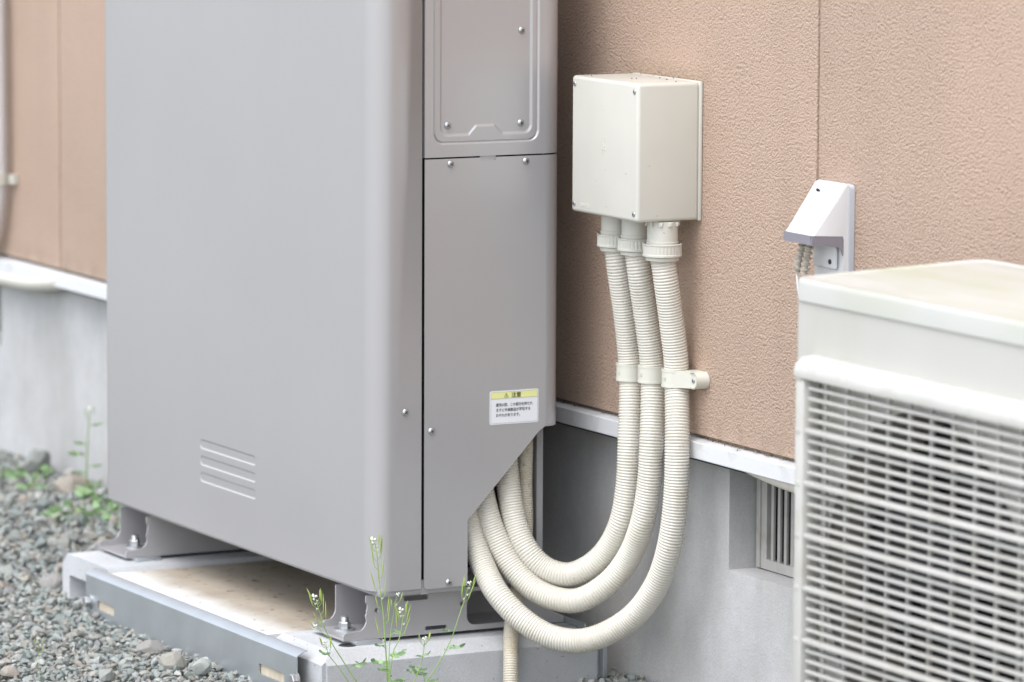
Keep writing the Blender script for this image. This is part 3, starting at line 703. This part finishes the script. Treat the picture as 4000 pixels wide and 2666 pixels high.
part('hose_clip', join([sweep(np.array([(-2.7015, -.028, .545), (-2.7015, -.028, .568)]), .0200, 20), (lambda b: ([tuple(v.co) for v in b.verts], [[v.index for v in f.verts] for f in b.faces]))(box((-2.686, -.012, .548), (-2.662, -.001, .566)))]), m_cream, wp)

# ------------------------------------------------------------------ outdoor socket cover with two plugs
sk = thing('outdoor_socket', (.386, 0, .69), 'white rain proof outdoor socket cover with smoky skirt on the siding', 'socket')
XA, XB = .347, .4235
part('gasket', prism(bmesh.new(), rrect(XA-.003, .655, XB+.002, .8085, .007), [], 'xz', -.0085, -.0006), m_backgrey, sk)
prof = [(-.0088, .656), (-.0088, .8060), (-.012, .8100), (-.017, .8108), (-.0225, .8085), (-.034, .7920), (-.050, .7675), (-.0665, .7400), (-.020, .7375), (-.0165, .734), (-.0165, .656)]
def hood(rr=.014):
    xs_ = [(XA+rr*(1-math.cos(a)), rr*(1-math.sin(a))) for a in np.linspace(0, math.pi/2, 7)]
    rings = xs_+[(XA+XB-x, q) for x, q in reversed(xs_)]; V, F = [], []; n = len(prof)
    for x, q in rings:
        for k, (y, z) in enumerate(prof):
            f_ = (0, 0, .25, .5, .8, .9, .6, .25, 0, 0, 0)[k]; g_ = .9*q*f_
            V.append((x, y+g_*.8, z-(g_*.5 if k < 7 else 0)))
    for r_ in range(len(rings)-1):
        for k in range(n): F.append((r_*n+k, r_*n+(k+1) % n, (r_+1)*n+(k+1) % n, (r_+1)*n+k))
    F += [tuple(range(n))[::-1], tuple((len(rings)-1)*n+k for k in range(n))]
    return V, F
bm = bmesh.new(); _g = hood(); _w = [bm.verts.new(v) for v in _g[0]]
for f in _g[1]: bm.faces.new([_w[k] for k in f])
cv = part('cover', bm, m_white, sk, 62)
part('finger_hole', xform(lathe([(.0042, -.001), (.0042, .0006), (.0034, .0008)], 18), axes((1, 0, 0), (0, -.56, .83), (0, -.83, -.56), (.378, -.0305, .7975)) @ Matrix.Scale(-1, 4, Vector((0, 0, 1)))), m_dark, cv)
for z, ww in ((.7905, .030), (.778, .030)):
    part('embossed_line', xform(([(-ww/2, 0, 0), (ww/2, 0, 0), (ww/2, .0006, 0), (-ww/2, .0006, 0)], [(0, 1, 2, 3)]), axes((1, 0, 0), (0, .56, .83), (0, -.83, .56), (.383, -.0338-(.7905-z)*.68-.0003, z))), m_backgrey, cv, 0)
bm = bmesh.new()
for x0, x1 in ((XA-.0002, XA+.0022), (XB-.0022, XB+.0002)):
    prism(bm, [(-.0670, .7398), (-.0175, .7373), (-.0175, .7100), (-.0200, .7180), (-.0260, .7235), (-.0690, .7270)], [], 'yz', x0, x1)
bx(bm, (XA+.0023, -.0690, .7272), (XB-.0023, -.0664, .7396))
part('skirt', bm, m_smoke, sk, 30)
part('socket_face', box((XA+.004, -.0225, .690), (XB-.012, -.0175, .7330), .003), m_white, sk)
part('plate_screw', xform(lathe([(.0036, 0), (.0036, .001), (.002, .002)], 14), FY((.398, -.0226, .700))), m_ink, sk)
def plug(x, y, lean, label, end):
    p = thing('power_plug', (x, y, .69), label, 'plug', 'plugs in the outdoor socket')
    pr = []
    C = np.array([(x+lean*t, y-.004*t, .732-.050*t) for t in np.linspace(0, 1, 46)])
    rad = np.array([.0066 if t < .2 else (.0066 if (int(t*13) % 2) else .0040) for t in np.linspace(0, 1, 46)])
    part('strain_relief', sweep(C, rad, 14), m_plug, p, 40)
    part('power_cord', tube([tuple(C[-3]), tuple(C[-1])]+end, .0016, .0016, 10), m_white, p)
plug(.358, -.040, -.013, 'left of the two ribbed beige plugs under the socket cover', [(.349, -.046, .674), (.355, -.047, .655), (.368, -.048, .63), (.395, -.05, .58), (.43, -.05, .50)])
plug(.377, -.042, -.009, 'right of the two ribbed beige plugs under the socket cover', [(.372, -.046, .66), (.378, -.048, .60), (.39, -.05, .5), (.43, -.05, .40)])

# ------------------------------------------------------------------ air conditioner outdoor unit
ac = thing('air_conditioner_unit', (1.33, -.26, 0), 'aged white air conditioner outdoor unit with a slatted fan grille, near right', 'air conditioner')
AX0, AX1, AYF, AYB = .934, 1.72, -.400, -.118
FC, FR = (1.245, .393), .225
bm = bmesh.new()
circ = [(FC[0]+FR*math.cos(2*math.pi*i/72), FC[1]+FR*math.sin(2*math.pi*i/72)) for i in range(72)]
prism(bm, [(AX0+.012, .12), (AX1-.012, .12), (AX1-.012, .7225), (AX0+.012, .7225)], [circ], 'xz', AYF, AYF+.0015)
part('front_panel', bm, m_aged, ac, 30)
sh = [(AX0+.012, AYF)]+arc(AX0+.012, AYF+.012, .012, 270, 180, 6)[1:]+arc(AX0+.02, AYB-.02, .02, 180, 90, 8)+arc(AX1-.02, AYB-.02, .02, 90, 0, 8)+arc(AX1-.012, AYF+.012, .012, 0, -90, 6)
part('casing', ([(x, y, z) for x, y in sh for z in (.12, .7225)], [(2*i, 2*i+2, 2*i+3, 2*i+1) for i in range(len(sh)-1)]), m_aged, ac, 40)
part('base_pan', box((AX0+.004, AYF+.004, .105), (AX1-.004, AYB-.004, .125), .004), m_aged, ac)
for x in (1.08, 1.56): part('foot', box((x-.03, AYF-.03, .09), (x+.03, AYB+.03, .1049), .004), m_aged, ac)
# lid with a low crown and rolled edge
lid_ = rrect(AX0-.003, AYF-.003, AX1+.003, AYB+.003, .022, 7); nl = len(lid_); ccx, ccy = 1.327, -.2
V, F = [], []
for sc_, z in ((1, .7235), (1, .7440), (.996, .7485), (.988, .7510), (.95, .7518), (.93, .7490), (.90, .7494), (.55, .7540)):
    for x, y in lid_: V.append((ccx+(x-ccx)*(1-(1-sc_)*.36), -.259+(y+.259)*sc_, z+(.010*(y-AYF)/.28 if z > .746 else .006*(y-AYF)/.28 if z > .74 else 0)))
for k in range(7):
    for i in range(nl): F.append((k*nl+i, k*nl+(i+1) % nl, (k+1)*nl+(i+1) % nl, (k+1)*nl+i))
F.append(tuple(range(nl))[::-1]); F.append(tuple(7*nl+i for i in range(nl)))
part('lid', (V, F), m_lid, ac, 50)
part('lid_gap', box((AX0+.006, AYF+.006, .7200), (AX1-.006, AYB-.006, .7240)), m_dark, ac, 0)
# bell mouth behind the grille and the fan in it
bm = [(FC[0]+q*math.cos(a), y, FC[1]+q*math.sin(a)) for q, y in ((FR+.004, AYF+.0016), (FR-.004, AYF+.02), (FR-.010, AYF+.045), (FR-.010, AYF+.085)) for a in [2*math.pi*i/72 for i in range(72)]]
part('bell_mouth', (bm, [(k*72+i, k*72+(i+1) % 72, (k+1)*72+(i+1) % 72, (k+1)*72+i) for k in range(3) for i in range(72)]), m_shroud, ac, 40)
part('inner_case', box((AX0+.02, AYF+.086, .13), (AX1-.02, AYB-.02, .715)), m_dark, ac, 0)
fan = part('fan_hub', xform(lathe([(.062, 0), (.062, .05), (.05, .058), (.0, .06)], 32), FY((FC[0], AYF+.084, FC[1]))), m_fan, ac)
for k in range(3):
    a0 = 2*math.pi*k/3+.5; V, F = [], []
    for i in range(13):
        for jx in range(7):
            t, s_ = i/12, jx/6; a = a0+(t-.5)*1.25+s_*.35; q = .058+s_*(FR-.022-.058)
            V.append((FC[0]+q*math.cos(a), AYF+.075-.040*t-.01*s_, FC[1]+q*math.sin(a)))
    for i in range(12):
        for jx in range(6): F.append((i*7+jx, i*7+jx+1, i*7+jx+8, i*7+jx+7))
    part('fan_blade', (V, F), m_fan, ac, 60)
# grille: frame, slats and uprights
GX0, GX1, GZ0, GZ1 = .981, 1.530, .135, .659
bm = bmesh.new()
prism(bm, [(-.4005, GZ1), (-.4180, GZ1-.002), (-.4270, GZ1-.010), (-.4300, GZ1-.020), (-.4290, GZ1-.0265), (-.4005, GZ1-.0265)], [], 'yz', GX0+.002, GX1-.002)
bx(bm, (GX0, -.4275, GZ0), (GX0+.022, -.4006, GZ1-.0268), .005, 2); bx(bm, (GX1-.027, -.4275, GZ0), (GX1, -.4006, GZ1-.0268), .005, 2)
bx(bm, (GX0+.0275, -.4275, GZ0), (GX1-.0275, -.4006, GZ0+.027), .005, 2)
gf = part('grille_frame', bm, m_grille, ac, 40)
def barm(name, lo, hi, bev):
    me = bpy.data.meshes.new(name); b = box(lo, hi, bev, 2); b.to_mesh(me); b.free(); return finish(me, m_grille, 40)
wide = barm('slat', (GX0+.026, -.4290, -.0033), (GX1-.026, -.4150, .0033), .0020)
thin = barm('slat', (GX0+.026, -.4235, -.0023), (GX1-.026, -.4150, .0023), .0014)
z = .6120; k = 0; z -= 0
zz = []
for n_ in range(-14, 26):
    zv = .435+.01325*n_
    if GZ0+.03 < zv < GZ1-.032: zz.append((zv, n_ % 5 == 0))
for zv, wd in zz: inst('slat', wide if wd else thin, gf, Matrix.Translation((0, 0, zv)))
up = barm('upright', (-.0022, -.4148, GZ0+.02), (.0022, -.4090, GZ1-.03), .001)
x = 1.0345
while x < GX1-.03:
    inst('upright', up, gf, Matrix.Translation((x, 0, 0))); x += .0486
peg = barm('frame_peg', (-.006, -.4285, -.004), (.006, -.4262, .004), .001)
for zv in (.303, .369, .435, .501, .567, .633): inst('frame_peg', peg, gf, Matrix.Translation((GX0+.011, .0006, zv-.002)))

# ------------------------------------------------------------------ weeds
def leafmesh():
    V, F = [], []; n = 7
    for i in range(n):
        t = i/(n-1); wd = .27*math.sin(math.pi*min(1, t*.93+.07))**.8*(1-.15*t); dz = -.22*t*t
        V += [(t, -wd, dz+.05), (t, 0, dz), (t, wd, dz+.05)]
    for i in range(n-1): F += [(i*3, i*3+3, i*3+4, i*3+1), (i*3+1, i*3+4, i*3+5, i*3+2)]
    me = bpy.data.meshes.new('leaf'); me.from_pydata(V, [], F); return finish(me, m_leaf, 60)
LEAF = leafmesh()
POD = bpy.data.meshes.new('seed_pod'); _g = sweep(np.array([(0, 0, t) for t in np.linspace(0, 1, 9)]), np.array([.012, .020, .030, .033, .033, .032, .028, .015, .008]), 6); POD.from_pydata(_g[0], [], _g[1]); finish(POD, m_pod, 60)
def flowermesh():
    parts_ = []; r_ = random.Random(3)
    for i in range(7):
        c = Vector((r_.uniform(-.55, .55), r_.uniform(-.55, .55), r_.uniform(0, 1.0)))
        parts_.append(xform(lathe([(.10, 0), (.26, .2), (.28, .42), (.16, .62)], 7), Matrix.Translation(c) @ Matrix.Rotation(r_.uniform(-.5, .5), 4, 'X')))
    g = join(parts_); me = bpy.data.meshes.new('flower'); me.from_pydata(g[0], [], g[1]); return finish(me, m_petal, 60)
FLOWER = flowermesh()
def aim(p, d, size, roll=0, axis='Z'):
    q = Vector(d).to_track_quat(axis, 'Y' if axis != 'Y' else 'Z').to_matrix().to_4x4()
    return Matrix.Translation(p) @ q @ Matrix.Rotation(roll, 4, axis) @ Matrix.Diagonal((*([size]*3), 1))
def weed(name, base, label, stems, group):
    w_ = thing(name, base, label, 'weed', group); rr = random.Random(int(abs(base[0])*1e4+abs(base[1])*1e3))
    for st in stems:
        pts, r0, tip, pods, lv = st['pts'], st.get('r', .0016), st.get('tip', 1), st.get('pods', []), st.get('leaves', [])
        part('stem', tube(pts, r0, r0*.45, 7, .004), m_grass, w_, 60)
        C, s = spline(pts, .002)
        if tip: inst('flower', FLOWER, w_, aim(C[-1], C[-1]-C[-6], tip*.0058))
        for t, side, ln in pods:                     # slender upright pods on short stalks
            i = min(len(C)-3, int(t*(len(C)-1))); p = Vector(C[i]); d = Vector(C[i+2]-C[i]).normalized()
            out = Vector((rr.uniform(-.3, .3), side, 0)); a = p+(out*.0075+d*.007)*(.7+.3*rr.random())
            part('stalk', tube([p, (p+a)/2, a], .0004, .00035, 5, .003), m_grass, w_, 60)
            dd = (d+out*.26+Vector((0, 0, .4))).normalized()
            o = inst('seed_pod', POD, w_, aim(a, dd, ln)); o.scale = (.027, .027, ln)
            if rr.random() < .5: inst('flower', FLOWER, w_, aim(p+out*.002, d, .0022))
        for t, side, ln in lv:                       # pinnate leaves of small leaflets
            i = min(len(C)-3, int(t*(len(C)-1))); p = Vector(C[i])
            d = Vector((rr.uniform(-.4, .4), side, rr.uniform(.1, .7))).normalized()
            e = p+d*ln; m_ = p+d*ln*.55+Vector((0, 0, ln*.12))
            part('leaf_stalk', tube([p, m_, e], .0005, .0003, 5, .003), m_grass, w_, 60)
            for f_, sd in ((.45, 1), (.45, -1), (.72, 1), (.72, -1), (1, 0)):
                pt = p.lerp(m_, f_/.55) if f_ < .55 else m_.lerp(e, (f_-.55)/.45)
                ld = (d*.55+Vector((sd*.65, sd*.25*d.z, -.35+.3*rr.random()))+Vector((0, sd*.35, 0))).normalized() if sd else d
                inst('leaf', LEAF, w_, aim(pt, ld, ln*rr.uniform(.36, .54), rr.uniform(-.6, .6), 'X'))
    return w_
GR = 'flowering weeds in front of the concrete block'
A = [(-.10, -.4595, -.015), (-.10, -.4604, .0492), (-.10, -.4642, .1119), (-.10, -.4684, .1640), (-.10, -.4733, .1954), (-.10, -.4765, .2281), (-.10, -.4790, .2534), (-.10, -.4814, .2631)]
B = [(-.095, -.4680, -.012), (-.090, -.4634, .0542), (-.090, -.4561, .1040), (-.090, -.4472, .1210), (-.090, -.4416, .1487), (-.090, -.4424, .1591)]
B2 = [(-.115, -.4480, -.012), (-.130, -.4445, .0455), (-.130, -.4422, .1124), (-.130, -.4381, .1418), (-.130, -.4341, .1638), (-.130, -.4308, .1762)]
Cc = [(-.12, -.462, -.012), (-.12, -.4942, .0457), (-.12, -.5007, .0569), (-.12, -.5234, .0912), (-.12, -.5459, .1271), (-.12, -.5588, .1606), (-.12, -.5660, .1840)]
D = [(-.105, -.480, -.012), (-.10, -.5152, .0511), (-.10, -.5233, .0624), (-.10, -.5394, .0857), (-.10, -.5555, .1062), (-.10, -.5600, .1213)]
D2 = [(-.12, -.5459, .1271), (-.12, -.5588, .1370), (-.12, -.5640, .1433)]
E_ = [(-.10, -.440, -.012), (-.10, -.4217, .0429), (-.10, -.4177, .0532), (-.10, -.4079, .0774), (-.10, -.4022, .0993), (-.10, -.4014, .1118)]
F_ = [(-.11, -.432, -.012), (-.11, -.4012, .0393), (-.11, -.3930, .0493), (-.11, -.3700, .0799), (-.11, -.3504, .1141), (-.11, -.3389, .1446), (-.11, -.3291, .1707), (-.11, -.3242, .1875)]
G_ = [(-.115, -.400, -.012), (-.115, -.3888, .0373), (-.115, -.3921, .0484), (-.115, -.3979, .0710)]
weed('bittercress', (-.10, -.46, -.015), 'tallest flowering weed, in the middle in front of the cabinet corner', [
    dict(pts=A, r=.0014, tip=1.1, pods=[(.96, 1, .018), (.95, -1, .016), (.93, 1, .028), (.91, 1, .026), (.90, -1, .022), (.86, -1, .020), (.80, 1, .034), (.74, -1, .030), (.70, 1, .026), (.63, -1, .024), (.60, 1, .026), (.56, 1, .034), (.48, -1, .030), (.985, 1, .014), (.985, -1, .012)], leaves=[(.36, 1, .026), (.34, -1, .026), (.44, -1, .016), (.25, 1, .020), (.19, 1, .024), (.17, -1, .022)]),
    dict(pts=B, r=.0013, tip=1.0, pods=[(.97, 1, .018), (.97, -1, .018), (.95, 1, .020), (.93, -1, .016), (.90, 1, .026), (.84, -1, .026), (.80, 1, .030), (.99, 1, .014)], leaves=[(.5, -1, .020), (.35, 1, .018)]),
    dict(pts=B2, r=.0010, tip=.7, pods=[(.93, 1, .014), (.9, -1, .012)], leaves=[(.70, 1, .014), (.78, -1, .012)])], GR)
weed('bittercress', (-.11, -.475, -.015), 'left weed leaning away over the end of the steel fascia plate', [
    dict(pts=Cc, r=.0012, tip=1.0, pods=[(.97, 1, .020), (.97, -1, .022), (.95, 1, .018), (.93, -1, .016), (.90, 1, .026), (.84, 1, .026), (.80, -1, .022), (.99, -1, .014), (.99, 1, .012)], leaves=[(.45, 1, .024), (.30, 1, .018), (.2, -1, .02)]),
    dict(pts=D, r=.0011, tip=.8, pods=[(.97, 1, .014), (.95, -1, .014), (.92, 1, .018), (.99, -1, .010)], leaves=[(.5, -1, .014), (.35, 1, .02), (.86, -1, .016)]),
    dict(pts=D2, r=.0008, tip=.7, pods=[(.9, -1, .012), (.95, 1, .008)])], GR)
weed('bittercress', (-.108, -.42, -.015), 'right weed with a long stem slanting up to the outermost conduit', [
    dict(pts=F_, r=.0011, tip=.8, pods=[(.98, 1, .018), (.98, -1, .014), (.96, -1, .018), (.93, 1, .020), (.91, -1, .022), (.88, 1, .016)], leaves=[(.70, -1, .016), (.56, 1, .022), (.35, -1, .02)]),
    dict(pts=E_, r=.0012, tip=.9, pods=[(.98, 1, .012), (.98, -1, .012), (.96, 1, .013), (.96, -1, .013)], leaves=[(.84, -1, .012), (.82, 1, .012), (.62, -1, .014), (.66, 1, .014), (.45, -1, .02)]),
    dict(pts=G_, r=.0009, tip=0, leaves=[(.7, 1, .016), (.98, -1, .016), (.5, -1, .018)])], GR)
# weeds by the far foundation
weed('bittercress', (-2.26, -.03, -.01), 'tall blurred weed against the far foundation beside the cabinet edge', [
    dict(pts=[(-2.26, -.03, -.01), (-2.250, -.033, .05), (-2.240, -.035, .10), (-2.225, -.037, .16)], r=.002, tip=1.2, pods=[(.95, 1, .016), (.9, -1, .02)], leaves=[(.82, 1, .022), (.60, -1, .028), (.48, -1, .034), (.35, 1, .024), (.3, -1, .024), (.12, 1, .028)])], 'weeds along the far foundation')
def rosette(loc, rad, n, label, seed, group='low weeds in the far gravel'):
    w_ = thing('low_weed', loc, label, 'weed', group); r_ = random.Random(seed)
    for i in range(n):
        a = r_.uniform(0, 6.28); q = rad*math.sqrt(r_.random()); p = Vector(loc)+Vector((q*math.cos(a)*1.3, q*math.sin(a)*.8, r_.uniform(.004, .03)))
        d = Vector((math.cos(a+r_.uniform(-1, 1)), math.sin(a+r_.uniform(-1, 1)), r_.uniform(-.1, .5)))
        inst('leaf', LEAF, w_, aim(p, d, r_.uniform(.013, .026), r_.uniform(-.5, .5), 'X'))
    for i in range(max(3, n//10)):
        a = r_.uniform(0, 6.28); p = Vector(loc)+Vector((rad*.4*math.cos(a), rad*.4*math.sin(a), 0)); part('stem', tube([loc, (Vector(loc)+p)/2+Vector((0, 0, .012)), p+Vector((0, 0, .022))], .0012, .0008, 6), m_grass, w_, 60)
rosette((-1.96, -.150, 0), .095, 60, 'spreading patch of low green weed behind the cabinet leg', 1)
rosette((-2.10, -.070, 0), .045, 26, 'small pale weed at the foot of the tall blurred weed', 2)
rosette((-2.40, -.075, 0), .026, 12, 'small weed beside the flat brown stone', 3)
rosette((-2.47, -.115, 0), .02, 8, 'tiny weed tuft at the far left of the gravel', 4)
rosette((-2.33, -.11, 0), .026, 11, 'small weed in the gravel in front of the brown stone', 5)
weed('bittercress', (-.60, -.80, -.01), 'thin dry stem with small pods rising from the gravel at far left', [
    dict(pts=[(-.60, -.80, -.01), (-.60, -.801, .03), (-.598, -.802, .062)], r=.0006, tip=0, pods=[(.9, 1, .008), (.9, -1, .008), (.7, 1, .007)])], 'thin stems in the gravel')
